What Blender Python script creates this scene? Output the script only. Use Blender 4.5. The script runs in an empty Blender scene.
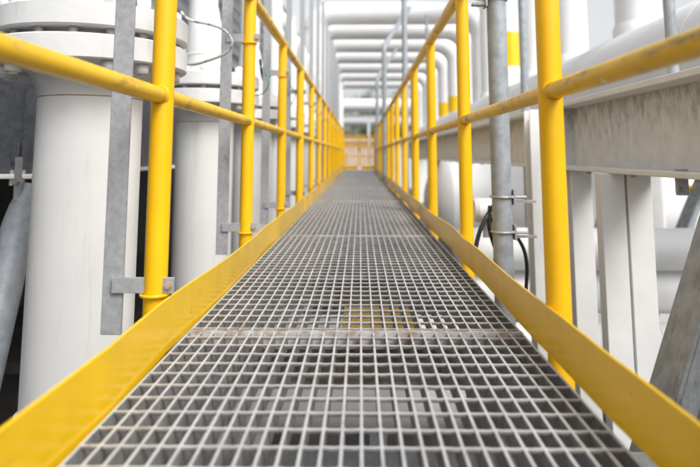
import bpy, math, random
from mathutils import Vector, Matrix
random.seed(7)
R = math.radians
scene = bpy.context.scene
col = scene.collection

# ------------------------------------------------------------------ camera
FPX, PITCH, YAW, HORIZON = 600.0, R(6.8), math.atan(10/600), 154.5   # in pixels of a 700 x 467 picture
CAM_H = 0.411
PPY = HORIZON - FPX*math.tan(PITCH)
cam = bpy.data.cameras.new('camera'); cam_o = bpy.data.objects.new('camera', cam); col.objects.link(cam_o)
cam.sensor_width = 36; cam.sensor_fit = 'HORIZONTAL'; cam.lens = FPX/700*36
cam.shift_y = -(233.5-PPY)/700
cam_o.location = (0, 0, CAM_H); cam_o.rotation_euler = (R(90)+PITCH, 0, YAW)
cam.clip_start = 0.02; cam.clip_end = 900
cam.dof.use_dof = True; cam.dof.focus_distance = 1.65; cam.dof.aperture_fstop = 2.7
scene.camera = cam_o
_rot = Matrix.Rotation(YAW, 3, 'Z') @ Matrix.Rotation(R(90)+PITCH, 3, 'X')

# ------------------------------------------------------------------ world, sun, exposure
SUN_EL, SUN_AZ = R(48), R(140)          # azimuth measured from +Y (ahead) towards +X (right)
w = bpy.data.worlds.new('World'); scene.world = w; w.use_nodes = True
nt = w.node_tree; bg = nt.nodes['Background']
sky = nt.nodes.new('ShaderNodeTexSky'); sky.sky_type = 'NISHITA'; sky.sun_disc = False
sky.sun_elevation = SUN_EL; sky.sun_rotation = SUN_AZ; sky.dust_density = 4.0; sky.air_density = 1.0
hs = nt.nodes.new('ShaderNodeHueSaturation'); hs.inputs['Saturation'].default_value = 0.12
nt.links.new(sky.outputs[0], hs.inputs['Color']); nt.links.new(hs.outputs[0], bg.inputs['Color'])
bg.inputs['Strength'].default_value = 0.15
sun = bpy.data.lights.new('sun', 'SUN'); sun_o = bpy.data.objects.new('sun', sun); col.objects.link(sun_o)
sun.energy = 1.4; sun.angle = R(24); sun.color = (1, .97, .93)
sd = Vector((math.sin(SUN_AZ)*math.cos(SUN_EL), math.cos(SUN_AZ)*math.cos(SUN_EL), math.sin(SUN_EL)))
sun_o.rotation_euler = sd.to_track_quat('Z', 'Y').to_euler(); sun_o.location = (8, 0, 12)
scene.view_settings.view_transform = 'Standard'; scene.view_settings.look = 'None'
scene.view_settings.exposure = 0.60; scene.view_settings.gamma = 1.0

def P(px, py, Y):
    """point where the ray through photo pixel (px,py) crosses the plane y = Y"""
    d = _rot @ Vector(((px-350)/FPX, (PPY-py)/FPX, -1))
    t = Y/d.y
    return Vector((d.x*t, Y, CAM_H + d.z*t))

# ------------------------------------------------------------------ materials
def mat(name, base, rough=.5, metal=0., var=.10, scale=6., dirt=None, dirt_lo=.55, dirt_hi=.75, dirt_scale=(3, 3, 3),
        spots=None, spot_scale=60., spot_lo=.7, bump=.0, bump_scale=80., rough_var=.12, coat=0., bands=None, second=None, dirt_z=None):
    m = bpy.data.materials.new(name); m.use_nodes = True
    n, l = m.node_tree.nodes, m.node_tree.links
    b = n['Principled BSDF']; b.inputs['Metallic'].default_value = metal
    b.inputs['Coat Weight'].default_value = coat
    geo = n.new('ShaderNodeNewGeometry')
    def noise(sc, det=4., vec=None, rough_=.6):
        t = n.new('ShaderNodeTexNoise'); t.inputs['Scale'].default_value = sc; t.inputs['Detail'].default_value = det
        t.inputs['Roughness'].default_value = rough_
        l.new(vec or geo.outputs['Position'], t.inputs['Vector']); return t.outputs['Fac']
    def ramp(fac, lo, hi):
        r = n.new('ShaderNodeMapRange'); r.interpolation_type = 'SMOOTHSTEP'
        r.inputs['From Min'].default_value = lo; r.inputs['From Max'].default_value = hi
        l.new(fac, r.inputs['Value']); return r.outputs['Result']
    def mix(fac, a, c):
        x = n.new('ShaderNodeMix'); x.data_type = 'RGBA'
        l.new(fac, x.inputs['Factor'])
        for s, v in (('A', a), ('B', c)):
            sock = [i for i in x.inputs if i.name == s and i.type == 'RGBA'][0]
            if isinstance(v, (tuple, list)): sock.default_value = (*v, 1)
            else: l.new(v, sock)
        return [o for o in x.outputs if o.type == 'RGBA'][0]
    lo = tuple(max(0, c*(1-var)) for c in base); hi = tuple(min(1, c*(1+var)) for c in base)
    n1 = noise(scale, 5)
    c = mix(ramp(n1, .3, .7), lo, hi)
    if second:
        c = mix(ramp(noise(scale*2.3, 3), .45, .6), c, second)
    if dirt:
        mp = n.new('ShaderNodeMapping'); mp.inputs['Scale'].default_value = dirt_scale
        l.new(geo.outputs['Position'], mp.inputs['Vector'])
        dn = noise(1., 6, mp.outputs[0], .68)
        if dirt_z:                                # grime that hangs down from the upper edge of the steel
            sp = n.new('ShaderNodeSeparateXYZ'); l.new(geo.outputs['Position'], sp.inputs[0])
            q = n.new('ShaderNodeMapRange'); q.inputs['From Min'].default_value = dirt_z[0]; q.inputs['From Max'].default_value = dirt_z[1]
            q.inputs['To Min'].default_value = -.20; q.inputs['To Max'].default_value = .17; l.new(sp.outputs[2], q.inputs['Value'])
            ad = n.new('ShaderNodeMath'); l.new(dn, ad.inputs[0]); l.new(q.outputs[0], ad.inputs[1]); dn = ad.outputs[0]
        c = mix(ramp(dn, dirt_lo, dirt_hi), c, dirt)
    if bands:                                     # rust gathered at the given stations along the walkway
        ys, wd, colr = bands
        sep = n.new('ShaderNodeSeparateXYZ'); l.new(geo.outputs['Position'], sep.inputs[0])
        acc = None
        for y in ys:
            a = n.new('ShaderNodeMath'); a.operation = 'SUBTRACT'; a.inputs[1].default_value = y; l.new(sep.outputs[1], a.inputs[0])
            d = n.new('ShaderNodeMath'); d.operation = 'ABSOLUTE'; l.new(a.outputs[0], d.inputs[0])
            r = n.new('ShaderNodeMapRange'); r.inputs['From Min'].default_value = wd; r.inputs['From Max'].default_value = 0
            l.new(d.outputs[0], r.inputs['Value'])
            if acc is None: acc = r.outputs[0]
            else:
                s = n.new('ShaderNodeMath'); s.operation = 'MAXIMUM'; l.new(acc, s.inputs[0]); l.new(r.outputs[0], s.inputs[1]); acc = s.outputs[0]
        nn = ramp(noise(22, 4), .41, .66)
        s = n.new('ShaderNodeMath'); s.operation = 'MULTIPLY'; l.new(acc, s.inputs[0]); l.new(nn, s.inputs[1])
        c = mix(s.outputs[0], c, colr)
    if spots:
        c = mix(ramp(noise(spot_scale, 2), spot_lo, spot_lo+.03), c, spots)
    l.new(c, b.inputs['Base Color'])
    rr = n.new('ShaderNodeMapRange'); rr.inputs['To Min'].default_value = max(.03, rough-rough_var); rr.inputs['To Max'].default_value = min(1, rough+rough_var)
    l.new(noise(scale*3, 4), rr.inputs['Value']); l.new(rr.outputs[0], b.inputs['Roughness'])
    if bump:
        bp = n.new('ShaderNodeBump'); bp.inputs['Strength'].default_value = bump; bp.inputs['Distance'].default_value = .004
        l.new(noise(bump_scale, 4), bp.inputs['Height']); l.new(bp.outputs[0], b.inputs['Normal'])
    return m

STN = [1.46, 2.27, 3.13, 4.29, 5.4, 7.5]
M = {
 'yellow': mat('yellow_paint', (.90, .50, .002), .40, var=.05, dirt=(.42, .25, .03), dirt_lo=.66, dirt_hi=.86, dirt_scale=(9, 4, 9), bump=.06),
 'yrail': mat('scuffed_yellow_paint', (.84, .50, .006), .36, var=.07, dirt=(.25, .17, .05), dirt_lo=.52, dirt_hi=.70, dirt_scale=(20, 7, 30), spots=(.8, .74, .55), spot_scale=16, spot_lo=.70, bump=.1),
 'ytoe': mat('toe_board_yellow_paint', (.88, .54, .002), .22, var=.06, dirt=(.45, .30, .03), dirt_lo=.58, dirt_hi=.85, dirt_scale=(12, 5, 12), bump=.04, bump_scale=30, rough_var=.06, spots=(.42, .30, .10), spot_scale=38, spot_lo=.735),
 'grate': mat('galvanised_grating', (.60, .61, .625), .42, .2, var=.10, scale=14, dirt=(.30, .25, .20), dirt_lo=.57, dirt_hi=.76, dirt_scale=(16, 16, 16), spots=(.9, .9, .9), spot_scale=70, spot_lo=.76,
              bands=(STN, .12, (.36, .23, .14)), bump=.15),
 'grate_side': mat('shaded_grating_flank', (.26, .255, .25), .6, .15, var=.25, scale=30, dirt=(.20, .12, .07), dirt_lo=.58, dirt_hi=.75, dirt_scale=(18, 18, 18)),  # flank tone darkened to stand for shade between the bars
 'galv': mat('galvanised_steel', (.38, .39, .405), .5, .2, var=.12, scale=70, dirt=(.26, .22, .18), dirt_lo=.58, dirt_hi=.78, dirt_scale=(18, 18, 4), bump=.12),
 'pole': mat('galvanised_pole', (.34, .37, .40), .5, .1, var=.16, scale=22, dirt=(.30, .28, .26), dirt_lo=.60, dirt_hi=.78, dirt_scale=(20, 20, 5), bump=.1),
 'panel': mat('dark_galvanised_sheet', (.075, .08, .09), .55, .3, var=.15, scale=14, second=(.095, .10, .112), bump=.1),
 'brace': mat('weathered_galvanised_brace', (.34, .37, .40), .65, .15, var=.2, scale=20, dirt=(.18, .19, .20), dirt_lo=.5, dirt_hi=.72, dirt_scale=(22, 22, 8), bump=.3, spots=(.6, .6, .6), spot_scale=90, spot_lo=.72),
 'white': mat('white_pipe_paint', (.80, .80, .79), .35, var=.025, scale=3, dirt=(.58, .55, .50), dirt_lo=.54, dirt_hi=.84, dirt_scale=(16, 16, 1.2), bump=.03),
 'whitef': mat('white_flange_paint', (.76, .76, .76), .4, var=.05, scale=9, dirt=(.50, .46, .42), dirt_lo=.60, dirt_hi=.82, dirt_scale=(14, 14, 3), bump=.08),
 'far': mat('far_white_pipe_paint', (.80, .80, .80), .42, var=.03, scale=2),
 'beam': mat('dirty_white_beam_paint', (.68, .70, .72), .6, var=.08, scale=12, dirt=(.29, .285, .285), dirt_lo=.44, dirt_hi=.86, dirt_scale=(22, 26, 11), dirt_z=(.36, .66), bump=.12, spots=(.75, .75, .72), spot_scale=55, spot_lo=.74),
 'wcol': mat('weathered_white_column', (.80, .80, .79), .55, var=.04, scale=6, dirt=(.46, .44, .40), dirt_lo=.60, dirt_hi=.80, dirt_scale=(8, 8, 1.5), bump=.08),
 'rust': mat('rusty_weld', (.42, .30, .20), .8, var=.3, scale=40),
 'brown': mat('rusty_cross_beam', (.40, .36, .32), .7, .1, var=.2, scale=12, dirt=(.26, .14, .08), dirt_lo=.45, dirt_hi=.65, dirt_scale=(14, 14, 14)),
 'bolt': mat('dull_zinc_bolt', (.44, .42, .38), .5, .5, var=.2, scale=40),
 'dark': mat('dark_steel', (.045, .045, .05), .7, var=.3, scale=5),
 'black': mat('black_cable_rubber', (.012, .012, .013), .4, var=.2),
 'cable': mat('pale_cable_sheath', (.55, .56, .55), .45, var=.1, scale=30, dirt=(.2, .2, .2), dirt_lo=.55, dirt_hi=.6, dirt_scale=(40, 40, 40)),
 'green': mat('green_earth_wire', (.12, .34, .32), .45, var=.1),
 'louvre': mat('pale_grey_louvre', (.62, .63, .64), .45, .1, var=.08, scale=3),
 'bluegrey': mat('blue_grey_cladding', (.55, .59, .63), .6, var=.06, scale=2),
 'bark': mat('grey_bark', (.16, .13, .10), .9, var=.3, scale=5),
 'leaf': mat('bright_leaf', (.10, .15, .05), .6, var=.4, scale=1.2),
 'leafp': mat('dull_leaf', (.11, .13, .09), .6, var=.4, scale=1.2),
 'ground': mat('stained_concrete', (.075, .072, .068), .9, var=.2, scale=1.4, dirt=(.035, .034, .032), dirt_lo=.48, dirt_hi=.66, dirt_scale=(1.1, 1.1, 1.1), bump=.3, bump_scale=30),
}

# ------------------------------------------------------------------ mesh collecting
class MB:
    def __init__(s): s.v, s.f, s.sm = [], [], []
    def add(s, vs, fs, smooth=False):
        o = len(s.v); s.v += [tuple(x) for x in vs]; s.f += [tuple(i+o for i in f) for f in fs]
        s.sm += [smooth]*len(fs) if isinstance(smooth, bool) else list(smooth); return s
    def box(s, a, b):
        x0, y0, z0 = a; x1, y1, z1 = b
        vs = [(x, y, z) for z in (z0, z1) for y in (y0, y1) for x in (x0, x1)]
        return s.add(vs, [(0, 2, 3, 1), (4, 5, 7, 6), (0, 1, 5, 4), (2, 6, 7, 3), (0, 4, 6, 2), (1, 3, 7, 5)])
    def tube(s, pts, r, seg=16, caps=True):
        pts = [Vector(p) for p in pts]; n = len(pts)
        rs = r if isinstance(r, (list, tuple)) else [r]*n
        tang = [(pts[min(i+1, n-1)]-pts[max(i-1, 0)]).normalized() for i in range(n)]
        u = tang[0].orthogonal().normalized(); vs = []
        for i in range(n):
            u = (u - tang[i]*u.dot(tang[i])).normalized(); v = tang[i].cross(u)
            vs += [pts[i] + (u*math.cos(2*math.pi*k/seg) + v*math.sin(2*math.pi*k/seg))*rs[i] for k in range(seg)]
        fs = [(i*seg+k, i*seg+(k+1) % seg, (i+1)*seg+(k+1) % seg, (i+1)*seg+k) for i in range(n-1) for k in range(seg)]
        sm = [True]*len(fs)
        if caps: fs += [tuple(range(seg))[::-1], tuple(range((n-1)*seg, n*seg))]; sm += [False, False]
        return s.add(vs, fs, sm)
    def lathe(s, prof, c=(0, 0, 0), seg=40):
        vs = []; fs = []
        for r, z in prof: vs += [(c[0]+r*math.cos(2*math.pi*k/seg), c[1]+r*math.sin(2*math.pi*k/seg), c[2]+z) for k in range(seg)]
        for i in range(len(prof)-1):
            fs += [(i*seg+k, i*seg+(k+1) % seg, (i+1)*seg+(k+1) % seg, (i+1)*seg+k) for k in range(seg)]
        return s.add(vs, fs, True)
    def prism(s, prof, y0, y1):               # (x,z) outline pushed along y
        n = len(prof); vs = [(x, y0, z) for x, z in prof] + [(x, y1, z) for x, z in prof]
        fs = [(i, (i+1) % n, n+(i+1) % n, n+i) for i in range(n)] + [tuple(range(n))[::-1], tuple(range(n, 2*n))]
        return s.add(vs, fs)
    def mesh(s, name, m):
        me = bpy.data.meshes.new(name); me.from_pydata(s.v, [], s.f); me.polygons.foreach_set('use_smooth', s.sm)
        me.materials.append(M[m]); me.validate(); me.update(); return me

def obj(name, mb, m, parent=None, bevel=0, at=None):
    me = mb if isinstance(mb, bpy.types.Mesh) else mb.mesh(name, m)
    o = bpy.data.objects.new(name, me); col.objects.link(o); o.parent = parent
    if at is not None: o.location = at
    if any(me.polygons) and not isinstance(mb, bpy.types.Mesh): me.set_sharp_from_angle(angle=R(38))
    if bevel:
        b = o.modifiers.new('bevel', 'BEVEL'); b.width = bevel; b.segments = 2; b.limit_method = 'ANGLE'; b.angle_limit = R(40)
    return o
def tag(o, label, cat, group=None):
    o['label'] = label; o['category'] = cat; o['kind'] = 'thing'
    if group: o['group'] = group
    return o
def thing(name, label, cat, loc=(0, 0, 0), group=None):
    o = bpy.data.objects.new(name, None); col.objects.link(o); o.location = loc; o.empty_display_size = .1
    return tag(o, label, cat, group)
def arc(c, r, a0, a1, n, ax1, ax2):
    c, ax1, ax2 = Vector(c), Vector(ax1), Vector(ax2)
    return [c + ax1*(r*math.cos(a0+(a1-a0)*i/n)) + ax2*(r*math.sin(a0+(a1-a0)*i/n)) for i in range(n+1)]
ORD = ['nearest', 'second', 'third', 'fourth', 'fifth', 'sixth', 'seventh', 'eighth', 'ninth', 'tenth', 'eleventh', 'twelfth', 'thirteenth', 'fourteenth', 'fifteenth', 'sixteenth', 'seventeenth']

# ------------------------------------------------------------------ ground
GZ = -1.9
g = MB().add([(-400, -60, GZ), (400, -60, GZ), (400, 800, GZ), (-400, 800, GZ)], [(0, 1, 2, 3)])
o = obj('ground', g, 'ground'); o['kind'] = 'structure'

# ------------------------------------------------------------------ walkway
XL, XR, YEND = -.400, .374, 16.3
NB = 28; PITCHX = (XR-XL)/(NB-1); CP = .0575
bt, bd = .0048, .038
def shade_flanks(me):
    """bright tops, with shade painted into every dull dirty flank"""
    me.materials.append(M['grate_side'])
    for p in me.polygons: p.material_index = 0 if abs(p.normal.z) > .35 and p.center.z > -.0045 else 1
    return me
def bearing_mesh(L):
    h, b, c = bt/2, bd, .0008
    pr = [(-h, -b), (h, -b), (h, -c), (h-c, 0), (-h+c, 0), (-h, -c)]
    me = MB().prism(pr, 0, L).mesh('bearing_bar', 'grate')
    shade_flanks(me)
    return me
def cross_mesh(seed):
    """twisted square rod pressed into the bearing bars: dips a little between them"""
    rr = random.Random(seed); m = MB(); xs = []; W = XR-XL
    n = (NB-1)*3
    prev = None; vs = []
    for i in range(n+1):
        x = i*W/n; mid = i % 3 != 0
        dz = -.0012 - (.0006 if mid else 0) + rr.uniform(-.0003, .0003); hw = .0030 if mid else .0036
        dy = rr.uniform(-.0005, .0005)
        vs += [(x, dy-hw, dz-.0025), (x, dy-hw*.75, dz), (x, dy+hw*.75, dz), (x, dy+hw, dz-.0025), (x, dy+hw*.5, dz-.006), (x, dy-hw*.5, dz-.006)]
    fs = [(i*6+k, i*6+(k+1) % 6, (i+1)*6+(k+1) % 6, (i+1)*6+k)[::-1] for i in range(n) for k in range(6)]
    return shade_flanks(m.add(vs, fs, False).mesh('cross_bar', 'grate'))
cm = [cross_mesh(i) for i in range(4)]
SEAM = [-.80, 1.46, 3.13, 5.4, 7.5, 9.7, 11.9, 14.1, YEND]
PN = ['under the camera and closest to it', 'just past the nearest yellow posts', 'third from the camera', 'fourth from the camera', 'fifth from the camera',
      'sixth from the camera', 'seventh from the camera', 'at the far gate']
for i in range(len(SEAM)-1):
    y0, y1 = SEAM[i]+.004, SEAM[i+1]-.004; L = y1-y0
    t = thing('grating_panel', 'grey galvanised steel grating panel of the walkway, '+PN[i], 'grating', (0, y0, 0), 'walkway grating panels')
    bm_ = bearing_mesh(L-.008)
    nc = int((L-.03)/CP); off = (L-nc*CP)/2
    if i < 3:
        for k in range(NB):
            obj('bearing_bar', bm_, 'grate', t, at=(XL+k*PITCHX, .004, random.uniform(-.0004, .0004)))
        for k in range(nc+1):
            obj('cross_bar', cm[k % 4], 'grate', t, at=(XL, off+k*CP+random.uniform(-.0012, .0012), .0006)).rotation_euler.z = random.uniform(-.001, .001)
    else:
        a, b = MB(), MB()
        for k in range(NB):
            x = XL+k*PITCHX; a.box((x-bt/2, .004, -bd), (x+bt/2, L-.004, 0))
        for k in range(nc+1):
            y = off+k*CP; b.box((XL, y-.0028, -.007), (XR, y+.0028, -.001))
        o = obj('bearing_bars', a, 'grate', t); shade_flanks(o.data); o['kind'] = 'stuff'
        o = obj('cross_bars', b, 'grate', t); shade_flanks(o.data); o['kind'] = 'stuff'
    for y in (0, L-.0035):
        obj('end_bar', MB().box((XL-.003, y, -bd+.001), (XR+.003, y+.0035, .0012)), 'grate', t)

for s, x in ((-1, XL-.03), (1, XR+.03)):      # channel stringers carrying the grating
    a, b = x, x+s*.05
    pr = [(a, -.040), (b, -.040), (b, -.048), (a+s*.007, -.048), (a+s*.007, -.124), (b, -.124), (b, -.132), (a, -.132)]
    pr = [(px - s*.045, pz) for px, pz in pr]
    if s > 0: pr = pr[::-1]
    tag(obj('stringer_beam', MB().prism(pr, -.8, YEND+.05), 'galv'), 'grey steel channel running under the %s edge of the grating' % ('left' if s < 0 else 'right'), 'beam', 'walkway stringers')
ys = [.3, 1.50, 2.3, 3.15, 4.3, 5.4, 6.4, 7.5, 8.6, 9.7, 10.8, 11.9, 13, 14.1, 15.2]
for i, y in enumerate(ys):
    t = thing('cross_beam', 'rust-stained flat steel cross beam under the grating, %s from the camera' % ORD[i], 'beam', (0, y, 0), 'cross beams under the walkway')
    obj('top_flange', MB().box((XL+.02, -.035, -.048), (XR-.02, .035, -.0405)), 'brown', t)
    obj('web', MB().box((XL+.02, -.004, -.12), (XR-.02, .004, -.0485)), 'brown', t)
    obj('bottom_flange', MB().box((XL+.02, -.035, -.128), (XR-.02, .035, -.1205)), 'brown', t)

# ------------------------------------------------------------------ guard rails
HT, HM = 1.056, .545; PR, TR, MR = .0255, .0245, .0185
def toe_mesh(x, y0, y1, z0, z1, side, seed):
    rr = random.Random(seed); n = max(8, int((y1-y0)/.05)); m = MB(); vs = []
    k1, k2 = rr.uniform(0, 6), rr.uniform(0, 6)
    for i in range(n+1):
        y = y0+(y1-y0)*i/n
        e = .006*math.sin(y*2.9+k1)+.0035*math.sin(y*6.3+k2)+.0004*math.sin(y*27+k1)
        ez = .002*math.sin(y*2.1+k2)+.001*math.sin(y*7+k1)
        a = x+side*(.004+abs(e)*.9); t = .0028; tl = .004*math.sin(y*3.7+k2)
        for (dx, z) in ((-t, z0), (-t, z1-.002), (-t*.4, z1), (t*.4, z1), (t, z1-.002), (t, z0)):
            vs.append((a+dx+tl*(z-z0)/.1, y, z+ez))
    fs = [(i*6+k, i*6+(k+1) % 6, (i+1)*6+(k+1) % 6, (i+1)*6+k) for i in range(n) for k in range(6)]
    sm = [True]*len(fs); fs += [tuple(range(6))[::-1], tuple(range(n*6, n*6+6))]; sm += [False]*2
    return m.add(vs, fs, sm)
post_me = {}
def rail_section(side, ylist, lo, hi, label, seed):
    X = -.455 if side < 0 else .409
    t = thing('guard_rail', label, 'railing', (X, lo, -.13), 'yellow walkway guard rails'); pb = 0 if side < 0 else -.16
    for y in ylist:
        p = MB().tube([(0, 0, pb), (0, 0, .6), (0, 0, HT+.13-.006)], PR, 24)
        obj('post', p, 'yellow', t, at=(0, y-lo, 0))
    obj('top_rail', MB().tube([(0, 0, HT+.13+.006), (0, hi-lo, HT+.13+.006)], TR, 24), 'yrail', t)
    yy = [lo-.0]+list(ylist)+[hi]
    for a, b in zip(yy[:-1], yy[1:]):
        if b-a > .15: obj('mid_rail', MB().tube([(0, a-lo, HM+.13), (0, b-lo, HM+.13)], MR, 20, caps=False), 'yrail', t)
    bx = (XL-.004 if side < 0 else XR+.002) - X
    obj('toe_board', toe_mesh(bx, 0.003, hi-lo-.003, .13+(-.010 if side < 0 else .014), .13+(.099 if side < 0 else .106), side, seed), 'ytoe', t)
    for y in ylist:      # weld fillet where the middle rail meets the post
        q = MB().tube([(0, y-lo-PR-.003, HM+.13), (0, y-lo-PR+.006, HM+.13)], [MR+.001, MR+.005], 20, caps=False)
        obj('weld_fillet', q, 'yellow', t)
LP = [1.37+1.06*k for k in range(-2, 15)]; RP = [1.29+1.07*k for k in range(-2, 15)]
def sections(side, pl, names):
    j = [pl[0]-.3]+[pl[i] for i in (5, 9, 13)]+[YEND]
    for s in range(4):
        lo, hi = j[s], j[s+1]
        own = [y for y in pl if lo+.2 < y < hi-.2 and y < YEND-.1]
        if s > 0: own = [lo+.035]+own
        if s < 3: own = own+[hi-.035]
        else: own = own+[YEND-.03]
        rail_section(side, own, lo, hi, names[s], 10+s+(5 if side > 0 else 0))
sections(-1, LP, ['yellow tubular guard rail with toe board on the left, section nearest the camera', 'second left-hand yellow guard rail section, beyond the first doubled post',
                  'third left-hand yellow guard rail section, out of focus', 'last left-hand yellow guard rail section, meeting the gate'])
sections(1, RP, ['yellow tubular guard rail with toe board on the right, section nearest the camera', 'second right-hand yellow guard rail section, beyond the first doubled post',
                 'third right-hand yellow guard rail section, out of focus', 'last right-hand yellow guard rail section, meeting the gate'])
# gate closing the far end
t = thing('walkway_gate', 'yellow two-leaf railing gate across the far end of the walkway', 'gate', (0, YEND+.06, 0))
for sx in (-1, 1):
    x0, x1 = (-.43, -.055) if sx < 0 else (.025, .385)
    lf = obj('gate_leaf', MB().tube([(x0, 0, .08), (x1, 0, .08), (x1, 0, .92), (x0, 0, .92), (x0, 0, .08)], .03, 10), 'yellow', t)
    for z in (.36, .64): obj('rail', MB().tube([(x0, 0, z), (x1, 0, z)], .018, 10), 'yellow', lf)
    xm = (x0+x1)/2
    for q in (-.09, 0, .09): obj('bar', MB().tube([(xm+q, 0, .08), (xm+q, 0, .92)], .024, 10), 'yellow', lf)
    obj('kick_plate', MB().box((x0, -.004, .01), (x1, .004, .11)), 'ytoe', lf)
obj('latch', MB().box((-.04, -.02, .5), (.01, .02, .6)), 'bolt', t)

# ------------------------------------------------------------------ left: flat support bars clamped to the posts
def bar_stand(i, y):
    xb = -.548
    t = thing('support_bar', 'tall flat grey steel bar clamped to the %s left-hand yellow post' % ORD[i], 'support bar', (xb, y, .018), 'flat bars behind the left guard rail')
    b = MB().box((-.023, -.004, 0), (.023, .004, 2.66)); b.box((-.023, .0042, 0), (-.017, .045, 2.66))
    obj('bar', b, 'galv', t, bevel=.0015)
    for z in (.104, .865):
        br = obj('bracket', MB().box((.0, -.0115, z-.014), (.138, -.0048, z+.020)), 'galv', t, bevel=.001)
        px = -.455-xb
        rg = [(px+(PR+.0035)*math.cos(a), (PR+.0035)*math.sin(a), z-.018) for a in [2*math.pi*k/24 for k in range(25)]]
        obj('u_bolt', MB().tube(rg, .0038, 8, caps=False), 'yellow' if i < 30 else 'bolt', t)
        nut = MB().tube([(px+.034, -.004, z+.004), (px+.034, -.019, z+.004)], .008, 6); obj('nut', nut, 'rust', br)
for i in range(14): bar_stand(i, LP[i+2]-.004)

# ------------------------------------------------------------------ left: flanged white pipe columns
stud = MB().tube([(0, 0, -.125), (0, 0, .125)], .013, 10); stud.tube([(0, 0, -.118), (0, 0, -.085)], .024, 6); stud.tube([(0, 0, .085), (0, 0, .118)], .024, 6)
stud_me = stud.mesh('stud_bolt', 'whitef')
shank_me = MB().tube([(0, 0, -.02), (0, 0, .02)], .016, 10).mesh('bolt_shank', 'bolt')
def column(i, y):
    x = -.90; R1, RF = .163, .305
    t = thing('pipe_column', 'white vertical pipe with bolted flanges, %s in the row left of the walkway' % ORD[i], 'pipe', (x, y, GZ), 'flanged pipe columns on the left')
    z = lambda h: h-GZ
    obj('pipe', MB().lathe([(R1, 0), (R1, z(.3)), (R1, z(.594))], seg=56), 'white', t)
    obj('weld_bead', MB().lathe([(R1-.002, z(.590)), (R1+.0022, z(.594)), (R1-.002, z(.598))], seg=56), 'rust', t)
    obj('base_ring', MB().lathe([(R1, z(-.43)), (R1+.012, z(-.425)), (R1+.012, z(-.385)), (R1, z(-.38))], seg=56), 'white', t)
    f1 = [(R1, z(.595)), (R1+.004, z(.62)), (R1+.03, z(.672)), (R1+.05, z(.69)), (RF-.004, z(.69)), (RF, z(.694)), (RF, z(.761)), (RF-.004, z(.765)), (RF*.72, z(.765)), (RF*.72, z(.776))]
    obj('lower_flange', MB().lathe(f1, seg=64), 'whitef', t)
    f2 = [(RF*.72, z(.776)), (RF*.72, z(.788)), (RF-.004, z(.788)), (RF, z(.792)), (RF, z(.857)), (RF-.004, z(.861)), (R1-.01, z(.861)), (.135, z(.875)), (.125, z(.91))]
    obj('upper_flange', MB().lathe(f2, seg=64), 'whitef', t)
    pts = [Vector((0, 0, z(.905))), Vector((0, 0, z(.99))), Vector((-.005, 0, z(1.04))), Vector((-.02, .01, z(1.16))), Vector((-.035, .02, z(1.3))), Vector((-.035, .02, z(2.0)))]
    pts += arc((-.335, .02, z(2.0)), .3, 0, math.pi/2, 8, (1, 0, 0), (0, 0, 1))[1:] + [Vector((-.75, .02, z(2.3)))]
    rr = [.125, .124, .120, .100, .085] + [.085]*(len(pts)-5)
    obj('reducer', MB().tube(pts, rr, 36), 'white', t)
    for h in (.915, .985): obj('weld_ring', MB().lathe([(.122, z(h-.008)), (.129, z(h)), (.122, z(h+.008))], seg=40), 'white', t)
    n = 16
    for k in range(n):
        if i > 4 and k % 2: continue
        a = 2*math.pi*(k+.5)/n
        s = obj('stud_bolt', stud_me, 'whitef', t, at=(.262*math.cos(a), .262*math.sin(a), z(.7765)))
        if i < 3: obj('bolt_shank', shank_me, 'bolt', s)
for i in range(10): column(i, 1.99+1.49*i)


# cables and wires on the columns
def cable(name, pts, r, m, label):
    P3 = [Vector(p) for p in pts]; out = []
    for i in range(len(P3)-1):
        p0, p1, p2, p3 = P3[max(i-1, 0)], P3[i], P3[i+1], P3[min(i+2, len(P3)-1)]
        for k in range(6):
            s = k/6; out.append(.5*((2*p1)+(-p0+p2)*s+(2*p0-5*p1+4*p2-p3)*s*s+(-p0+3*p1-3*p2+p3)*s**3))
    out.append(P3[-1])
    return tag(obj(name, MB().tube(out, r, 10), m), label, 'cable')
cable('sensor_cable', [P(181, 12, 2.2), P(190, 20, 2.2), P(208, 24, 2.2), P(224, 30, 2.22), P(232, 42, 2.24), P(226, 53, 2.26), P(210, 60, 2.28), P(195, 64, 2.3), P(178, 64, 2.3)], .0055, 'cable',
      'pale cable looping out from the nearest left flange beside the yellow post')
cable('earth_wire', [P(252, 96, 3.4), P(262, 94, 3.35), P(268, 86, 3.3), P(267, 74, 3.3), P(260, 66, 3.4)],   .0035, 'green', 'green earthing wire curling between the second and third yellow posts')
cable('black_cable', [P(260, 60, 3.6), P(262, 75, 3.5), P(266, 90, 3.5), P(264, 104, 3.5)], .008, 'black', 'short black cable hanging behind the second left-hand yellow post')
cable('earth_wire', [P(290, 106, 4.6), P(294, 100, 4.6), P(295, 92, 4.6), P(291, 86, 4.7)], .004, 'green', 'small green earthing wire farther back, behind the third left-hand post')

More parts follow.
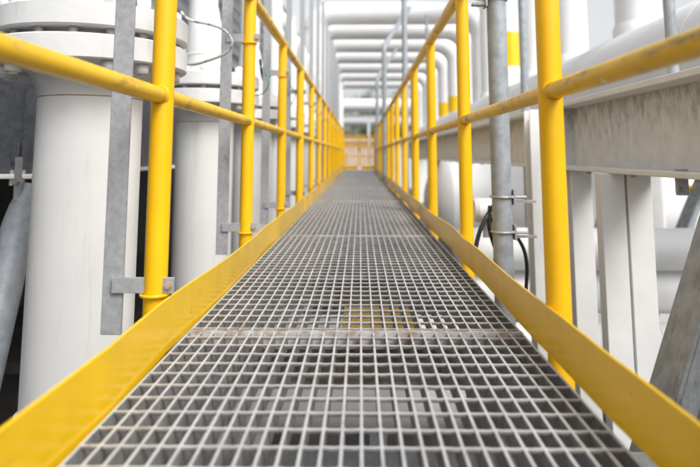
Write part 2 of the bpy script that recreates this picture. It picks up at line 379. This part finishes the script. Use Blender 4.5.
# ------------------------------------------------------------------ left: galvanised cooler housing, louvres, dark underside
t = thing('housing_or_shade_box', 'dull grey galvanised sheet housing behind the nearest white pipe column', 'equipment', (-1.42, 2.6, .33))
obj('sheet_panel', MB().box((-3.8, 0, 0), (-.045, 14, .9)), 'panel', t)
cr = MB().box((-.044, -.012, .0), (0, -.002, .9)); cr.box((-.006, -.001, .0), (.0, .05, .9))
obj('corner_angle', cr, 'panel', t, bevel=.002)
obj('ledge', MB().box((-3.8, -.05, -.022), (.035, 14, -.003)), 'wcol', t, bevel=.003)
obj('clip_plate', MB().box((-.085, -.02, .05), (-.052, -.001, .13)), 'panel', t, bevel=.002)
for x in (-.07, -.02): obj('bolt', MB().tube([(x, -.03, -.05), (x, -.03, .015)], .009, 8), 'bolt', t)
for y in (2.2, 4.4, 6.6, 8.8, 11): obj('side_rib', MB().box((-.044, y, .02), (-.004, y+.05, .88)), 'galv', t, bevel=.002)
t = thing('louvre_bank', 'long bank of pale grey louvres above the left pipe columns', 'louvres', (-1.5, 3.2, 1.35))
for k in range(12):
    z = .28+k*.145
    pr = [(0, z), (.07, z-.055), (.075, z-.05), (.005, z+.006)]
    obj('slat', MB().prism(pr, 0, 16), 'louvre', t)
obj('backing', MB().box((-.12, 0, .1), (-.02, 16, 2.05)), 'bluegrey', t)
for y in (0, 3.2, 6.4, 9.6, 12.8): obj('frame_post', MB().box((-.015, y, -.12), (.1, y+.06, 2.06)), 'louvre', t)
tag(obj('dark_backdrop', MB().box((-5.4, -3, GZ), (-5.2, 17, 2.2)), 'dark'), 'dark wall added to deepen the shade behind the left columns', 'wall')  # added dark sheet that keeps the space behind the columns looking shaded
t = thing('housing_or_shade_box', 'unseen grey sheet box added beside the camera to shade the left opening', 'equipment', (-1.85, -3, .33))  # added out of view to keep light from under the left housing
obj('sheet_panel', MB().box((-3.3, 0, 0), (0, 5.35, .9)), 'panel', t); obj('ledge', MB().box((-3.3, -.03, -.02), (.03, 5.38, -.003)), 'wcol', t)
# diagonal galvanised tube and clutter in the dark opening
a, b = P(28, 188, 2.35), P(-22, 400, 2.1)
t = thing('diagonal_tube_brace', 'weathered galvanised tube slanting down to the left of the nearest white column', 'brace', b)
ax = (a-b)
obj('tube', MB().tube([Vector((0, 0, 0))-ax*.6, ax*.80, ax*.90, ax*1.02], [.060, .060, .050, .022], 28), 'pole', t)
gp = MB().box((-.012, -.006, -.02), (.012, .006, .22)); q = obj('gusset_plate', gp, 'galv', t, at=ax+Vector((-.01, -.05, -.1))); q.rotation_euler.y = math.atan2(ax.x, ax.z)
for k in (.05, .13): obj('bolt', MB().tube([(0, -.02, k), (0, .02, k)], .013, 6), 'bolt', q)
for n_, (p0, p1, lab) in enumerate([((12, 236, 4.2), (34, 214, 4.4), 'thin grey conduit rising in the dark gap left of the nearest column'),
                               ((4, 275, 4.0), (34, 268, 4.2), 'thin horizontal conduit in the dark gap left of the nearest column')]):
    tag(obj('conduit', MB().tube([P(*p0), P(*p1)], .03, 10), 'brace'), lab, 'conduit')
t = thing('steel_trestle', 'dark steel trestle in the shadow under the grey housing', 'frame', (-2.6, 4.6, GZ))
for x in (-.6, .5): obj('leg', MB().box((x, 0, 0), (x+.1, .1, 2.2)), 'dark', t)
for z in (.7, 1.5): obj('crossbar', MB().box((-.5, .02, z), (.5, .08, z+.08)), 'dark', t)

# ------------------------------------------------------------------ right: dirty white beam line and columns
def i_beam(y0, y1, label):
    t = thing('i_beam', label, 'beam', (1.1, y0, .336)); L = y1-y0
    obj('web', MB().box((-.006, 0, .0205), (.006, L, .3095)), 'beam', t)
    obj('top_flange', MB().box((-.10, 0, .31), (.10, L, .334)), 'wcol', t, bevel=.003)
    obj('bottom_flange', MB().box((-.10, 0, .0), (.10, L, .020)), 'wcol', t, bevel=.003)
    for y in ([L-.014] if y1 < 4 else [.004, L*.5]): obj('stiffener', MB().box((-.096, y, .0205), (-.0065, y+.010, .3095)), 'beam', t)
    for y in [.25+.45*k for k in range(int(L/.45))]:
        obj('bolt', MB().tube([(-.05, y, -.012), (-.05, y, -.001)], .012, 6), 'bolt', t)
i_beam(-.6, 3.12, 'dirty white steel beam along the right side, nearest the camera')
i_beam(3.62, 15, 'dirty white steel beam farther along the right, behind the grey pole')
def h_column(x, y, top, label, w=.12, d=.12):
    t = thing('h_column', label, 'column', (x, y, GZ)); h = top-GZ
    obj('flange', MB().box((-w/2, -d/2, 0), (w/2, -d/2+.010, h)), 'wcol', t, bevel=.002)
    obj('flange', MB().box((-w/2, d/2-.010, 0), (w/2, d/2, h)), 'wcol', t, bevel=.002)
    obj('web', MB().box((-.004, -d/2+.0105, 0), (.004, d/2-.0105, h)), 'wcol', t)
    obj('base_plate', MB().box((-w*.9, -d*.9, -.0), (w*.9, d*.9, .02)), 'wcol', t)
h_column(1.005, 3.42, .66, 'slim white steel column between the two dirty beams, behind the right-hand posts')
h_column(1.075, 3.02, .334, 'white steel column under the near beam, just right of the yellow post', .10, .1)
t = thing('double_column', 'pair of white channel columns with a dark gap under the near beam', 'column', (1.062, 2.45, GZ)); H = .334-GZ
for s in (-1, 1):
    x = s*.0525
    c = MB().box((x-.047, -.004, 0), (x+.047, .004, H))
    c.box((x-.047, .0042, 0), (x-.041, .06, H)); c.box((x+.041, .0042, 0), (x+.047, .06, H))
    obj('channel', c, 'wcol', t, bevel=.0015)
obj('tie_plate', MB().box((-.03, .062, H-.5), (.03, .07, H-.42)), 'dark', t)
t = thing('hanger_bracket', 'small dark bracket hanging under the near beam', 'bracket', P(682, 186, 2.0))
obj('plate', MB().box((-.018, -.01, -.03), (.018, .01, .055)), 'galv', t, bevel=.002); obj('bolt', MB().tube([(-.004, -.02, -.01), (-.004, .015, -.01)], .008, 6), 'bolt', t)
# sloping channel braces
def brace(a, b, label, w=.085):
    ax = b-a; L = ax.length
    t = thing('channel_brace', label, 'brace', a)
    t.rotation_euler = ax.to_track_quat('Z', 'Y').to_euler()
    obj('web', MB().box((-w/2, -.004, 0), (w/2, .004, L)), 'brace', t)
    for s in (-1, 1): obj('lip', MB().box((s*w/2-.006, -.045, 0), (s*w/2+.006, -.0042, L)), 'brace', t, bevel=.003)
    obj('end_plate', MB().box((-w*.45, -.040, L-.012), (w*.45, -.006, L-.004)), 'brace', t)
brace(P(608, 580, 1.45), P(730, 170, 1.45), 'weathered galvanised channel brace slanting at the right edge, nearest the camera', .12)
brace(P(630, 360, 5.9), P(708, 160, 5.9), 'second galvanised brace slanting behind the low white pipes at the right edge', .2)
brace(P(594, 238, 5.5), P(612, 165, 5.5), 'slim grey brace seen through the gap left of the double white column', .09)
# grey poles
def pole(x, y, r, top, label, clamp=True, base=GZ):
    t = thing('grey_pole', label, 'pole', (x, y, base)); h = top-base
    obj('shaft', MB().tube([(0, 0, 0), (0, 0, h/2), (0, 0, h)], r, 28), 'pole', t)
    if clamp:
        for z in (.245, .110, 1.04):
            z -= GZ
            rg = [((r+.004)*math.cos(a), (r+.004)*math.sin(a), z) for a in [2*math.pi*k/24 for k in range(25)]]
            obj('u_bolt', MB().tube(rg, .0045, 8, caps=False), 'bolt', t)
            s = -1 if z > 2.8 else 1
            pl = obj('clamp_plate', MB().box((s*(r+.005)-.004, -.03, z-.03), (s*(r+.005)+.004, .03, z+.03)), 'galv', t, bevel=.001)
            obj('bolt', MB().tube([(s*(r-.01), -.024, z), (s*(r+.05), -.024, z)], .006, 8), 'bolt', pl)
            obj('bracket_arm', MB().box((s*r+(.009 if s > 0 else -.06), -.02, z-.022), (s*r+(.09 if s > 0 and z < 2.8 else .06 if s > 0 else -.009), .02, z-.014)), 'galv', pl)
pole(.560, 2.42, .039, 3.2, 'thick galvanised pole with clamps behind the right rail, nearest the camera')
pole(.56, 7.4, .036, 3.6, 'galvanised pole rising above the right rail in the middle distance', False)
pole(1.32, 4.8, .032, 3.4, 'pale grey pole in front of the yellow-banded white riser', False)
pole(1.16, 2.22, .020, 3.2, 'slim grey pole in front of the big white header pipe at the right', False, .6705)
pole(1.2, 10.6, .026, 2.9, 'thin grey pole ending below the overhead pipes, right of the walkway', False)
pole(1.5, 9.0, .022, 1.85, 'short thin grey pole by the right-hand risers', False)
# gooseneck handrails of a stair
for (bx, by, bt_, Y, lab) in [(384, 46, (404, 16), 9.5, 'nearer bent grey handrail tube leaning right above the right rail'),
                              (377, 78, (392, 56), 13.5, 'farther bent grey handrail tube above the right rail')]:
    base = P(bx, by, Y); tp = P(bt_[0], bt_[1], Y+1.2); d = (tp-base).normalized()
    pts = [Vector((base.x, Y, GZ)), Vector((base.x, Y, base.z-.12)), Vector((base.x, Y, base.z-.05))+d*.0, base+d*.06, base+d*.14, tp+d*.5]
    t = tag(obj('bent_handrail', MB().tube(pts, .04, 12), 'pole'), lab, 'handrail', 'bent grey handrails')
# transmitter and black cables by the pole
c = P(485, 210, 2.75)
t = thing('transmitter', 'grey-white round instrument housing left of the thick grey pole', 'instrument', c)
obj('body', MB().tube([(-.03, .0, 0), (.055, 0, 0)], .052, 24), 'wcol', t); obj('cover', MB().tube([(-.05, 0, 0), (-.031, 0, 0)], [.046, .057], 24), 'wcol', t)
obj('mount', MB().box((-.01, -.012, -.12), (.03, .012, -.048)), 'galv', t); obj('gland', MB().tube([(.01, -.05, -.02), (.01, -.08, -.035)], .014, 12), 'black', t)
cable('black_cable', [P(494, 205, 2.6), P(487, 216, 2.6), P(481, 228, 2.55), P(476, 246, 2.5), P(472, 275, 2.5)], .009, 'black', 'black cable dropping left of the thick grey pole')
cable('black_cable', [P(490, 206, 2.62), P(489, 225, 2.6), P(494, 245, 2.6), P(502, 262, 2.6), P(510, 285, 2.6)], .009, 'black', 'black cable passing behind the thick grey pole')
cable('black_cable', [P(506, 228, 2.6), P(516, 236, 2.6), P(524, 250, 2.6), P(527, 268, 2.6), P(526, 290, 2.6)], .008, 'black', 'black cable arching down right of the thick grey pole')

# ------------------------------------------------------------------ right: header pipe, risers, loops, low pipes
HX, HZ, HR = 3.05, 1.20, .545
t = thing('header_pipe', 'huge white horizontal header pipe along the right side', 'pipe', (HX, 1.5, HZ))
obj('shell', MB().tube([(0, -4, 0), (0, 15, 0), (0, 32, 0)], HR, 72), 'far', t)
for y in (3.2, 9.6, 15, 21): obj('weld_seam', MB().tube([(0, y-.012, 0), (0, y, 0), (0, y+.012, 0)], [HR, HR+.006, HR], 72, caps=False), 'far', t)
for y in (0.6, 5.5, 10.5, 16, 22, 28): obj('saddle', MB().box((-.42, y, GZ-HZ), (.42, y+.16, -.42)), 'wcol', t)
def riser(y, i, r=.235, band=False):
    t = thing('white_riser', 'white vertical riser on the header pipe, %s from the camera%s' % (ORD[i], ', with a yellow band' if band else ''), 'pipe', (HX, y, HZ), 'risers on the header pipe')
    obj('pipe', MB().tube([(0, 0, HR*.7), (0, 0, 2), (0, 0, 6)], r, 40), 'far', t)
    obj('branch_weld', MB().lathe([(r+.03, HR-.10), (r+.03, HR+.02), (r+.004, HR+.09)], seg=40), 'far', t)
    if band: obj('yellow_band', MB().lathe([(r+.003, .98), (r+.004, 1.0), (r+.004, 1.66), (r+.003, 1.68)], seg=40), 'ytoe', t)
for i, (y, b) in enumerate(((6.5, 0), (8.6, 0), (10.4, 0), (12.2, 1), (13.9, 0))): riser(y, i, band=bool(b))
def loop(i, y, z=3.98, r=.29):
    xl, xr, er = -1.12, HX+.05, .42
    t = thing('pipe_loop', 'white overhead pipe crossing above the walkway on bends, %s from the camera' % ORD[i], 'pipe', (xl, y, GZ), 'overhead crossing pipes')
    zz = z-GZ; W = xr-xl
    lt = arc((er, 0, zz-er), er, math.pi, math.pi/2, 10, (1, 0, 0), (0, 0, 1))
    rt = arc((W-er*1.6, 0, zz-er*1.6), er*1.6, math.pi/2, 0, 12, (1, 0, 0), (0, 0, 1))
    obj('crossing_pipe', MB().tube([lt[-1], (W*.5, 0, zz), rt[0]], r, 32, caps=False), 'far', t)
    obj('bend', MB().tube(lt, r, 32, caps=False), 'far', t); obj('bend', MB().tube(rt, r, 32, caps=False), 'far', t)
    obj('leg', MB().tube([(0, 0, 0), (0, 0, zz-er)], r, 32), 'far', t); obj('leg', MB().tube([(W, 0, HZ-GZ+.2), (W, 0, zz-er*1.6)], r, 32), 'far', t)
    if i in (2, 3): obj('yellow_band', MB().lathe([(r+.004, 1.75-GZ), (r+.004, 2.25-GZ)], c=(W, 0, 0), seg=32), 'ytoe', t)
for i, y in enumerate((15, 17, 19.2, 21.6, 24.2, 27, 30)): loop(i, y)
t = thing('pipe_gantry', 'low white horizontal pipe rack beyond the gate under the overhead pipes', 'pipe rack', (-.8, 33, GZ))
obj('pipe', MB().tube([(-1.5, 0, 5.0), (4.6, 0, 5.0)], .36, 28), 'far', t); obj('pipe', MB().tube([(-1.5, .4, 4.2), (4.6, .4, 4.2)], .3, 28), 'far', t)
for x in (-1.2, 1.2, 4.2): obj('leg', MB().box((x, 0, 0), (x+.16, .16, 4.0)), 'bluegrey', t)
for i, (z, r, y) in enumerate(((-.30, .155, 4.7), (-.63, .16, 4.8), (-.98, .165, 4.6))):
    t = thing('low_pipe', 'white pipe lying crosswise below the right beam, %s' % ('topmost of three', 'middle of three', 'lowest of three')[i], 'pipe', (1.25, y, z), 'low pipes below the right beam')
    obj('shell', MB().tube([(-.5 if i else -.45, 0, 0), (1.5, 0, 0), (5.5, 0, 0)], r, 36), 'far', t)
    obj('end_cap', MB().lathe([(r, 0), (r*.9, .05), (r*.6, .085), (.01, .1)], seg=30), 'far', t).matrix_local = Matrix.Translation((-.5 if i else -.45, 0, 0)) @ Matrix.Rotation(R(-90), 4, 'Y')
    obj('weld_seam', MB().tube([(.9, 0, 0), (.91, 0, 0), (.92, 0, 0)], [r, r+.004, r], 36, caps=False), 'far', t)
t = thing('storage_vessel', 'long white horizontal vessel low behind the columns on the right', 'tank', (4.2, 9.2, -.35))
obj('shell', MB().tube([(-2.9, 0, 0), (0, 0, 0), (6, 0, 0)], .75, 48), 'far', t)
obj('dished_end', MB().lathe([(.75, 0), (.70, .12), (.5, .25), (.25, .32), (.01, .34)], seg=48), 'far', t).matrix_local = Matrix.Translation((-2.9, 0, 0)) @ Matrix.Rotation(R(-90), 4, 'Y')
for x in (-1.8, 3.5): obj('saddle', MB().box((x, -.5, GZ+.35), (x+.2, .5, -.5)), 'wcol', t)
p = P(684, 188, 6.0)
t = thing('far_handrail', 'short yellow handrail glimpsed under the beam at the right edge', 'railing', (p.x, 6, GZ))
obj('rail', MB().tube([(0, 0, p.z-GZ), (2, 0, p.z-GZ)], .03, 12), 'yellow', t); obj('post', MB().tube([(.3, 0, 0), (.3, 0, p.z-GZ)], .03, 12), 'yellow', t)
obj('post', MB().tube([(1.7, 0, 0), (1.7, 0, p.z-GZ)], .03, 12), 'yellow', t)
for x, Y, lab in ((651, 6.4, 'pale vertical post right of the double white column'),):
    q = P(x, 170, Y); h_column(q.x, Y, .4, lab, .14, .12)

# ------------------------------------------------------------------ under the grating
t = thing('under_pipe', 'white pipe crossing beneath the grating in the foreground', 'pipe', (0, 2.62, -.54))
obj('shell', MB().tube([(-.50, 0, 0), (.41, 0, 0)], .155, 40), 'white', t)
t = thing('yellow_hatch', 'yellow hatch seen through the grating just below the middle', 'hatch', (.082, 2.86, -.34))
obj('lid', MB().box((-.16, -.21, 0), (.16, .21, .018)), 'ytoe', t, bevel=.004); obj('rim', MB().box((-.14, -.19, -.04), (.14, .19, -.001)), 'ytoe', t)
obj('stand', MB().box((-.04, .08, GZ+.34), (.04, .16, -.041)), 'galv', t)
t = thing('under_pipe', 'second pale pipe crossing beneath the grating behind the yellow box', 'pipe', (0, 4.3, -.85))
obj('shell', MB().tube([(-.9, 0, 0), (.9, 0, 0)], .16, 32), 'white', t); obj('saddle', MB().box((-.1, -.12, GZ+.85), (.1, .12, -.13)), 'dark', t)
t = thing('tray', 'flat grey cable tray running beneath the grating at the bottom of the picture', 'cable tray', (0, 1.13, -.26))
obj('bed', MB().box((-.8, -.18, 0), (.7, .18, .008)), 'galv', t)
for y in (-.18, .174): obj('side_rail', MB().box((-.8, y, .0085), (.7, y+.006, .07)), 'galv', t)

# ------------------------------------------------------------------ background
t = thing('distant_shed', 'low blue-grey shed beyond the end of the walkway', 'building', (0, 42, GZ))
obj('wall', MB().box((-7, 0, 0), (9, 5, 3.2)), 'bluegrey', t); obj('roof', MB().box((-7.3, -.3, 3.21), (9.3, 5.3, 3.4)), 'louvre', t)
for x in (-5, -2, 1, 4, 7): obj('window', MB().box((x, -.05, 1.4), (x+1, -.003, 2.4)), 'dark', t)
def tree(x, y, h, r, m, label, seed):
    rr = random.Random(seed); t = thing('tree', label, 'tree', (x, y, GZ), 'trees beyond the plant')
    tr = MB().tube([(0, 0, 0), (.1, 0, h*.35), (0, .1, h*.8)], [.22, .16, .05], 10)
    for k in range(9):
        a = rr.uniform(0, 6.28); z = h*rr.uniform(.3, .65); e = Vector((math.cos(a)*r*.7, math.sin(a)*r*.7, z+h*.22))
        tr.tube([(0.05, 0, z), Vector((0, 0, z))*.5+e*.5+Vector((0, 0, .15)), e], [.08, .05, .02], 6)
    obj('trunk', tr, 'bark', t)
    cr = MB()
    cl = [Vector((rr.gauss(0, .42)*r, rr.gauss(0, .42)*r, h*.68+rr.gauss(0, .15)*h)) for _ in range(34)]
    for c in cl:
        for _ in range(60):
            p = c+Vector((rr.gauss(0, .3), rr.gauss(0, .3), rr.gauss(0, .25))); s = rr.uniform(.06, .14)
            u = Vector((rr.gauss(0, 1), rr.gauss(0, 1), rr.gauss(0, 1))).normalized(); v = u.orthogonal().normalized()
            cr.add([p-u*s, p+v*s*.5, p+u*s, p-v*s*.5], [(0, 1, 2, 3)])
    obj('crown', cr, m, t)
for i, (x, y, h, r, m, lab) in enumerate([(.6, 52, 6.2, 1.8, 'leaf', 'bright green tree beyond the gate, left of the two green ones'), (3.0, 55, 6.4, 1.8, 'leaf', 'bright green tree beyond the gate, right of the two green ones'),
     (-2.2, 60, 8.5, 2.0, 'leafp', 'dull tree beyond the gate at the left end of the row'), (1.4, 66, 10, 2.2, 'leafp', 'tall dull tree behind the two green ones'),
     (4.6, 62, 9, 2.2, 'leafp', 'dull tree beyond the gate at the right end of the row')]):
    tree(x, y, h, r, m, lab, i+3)
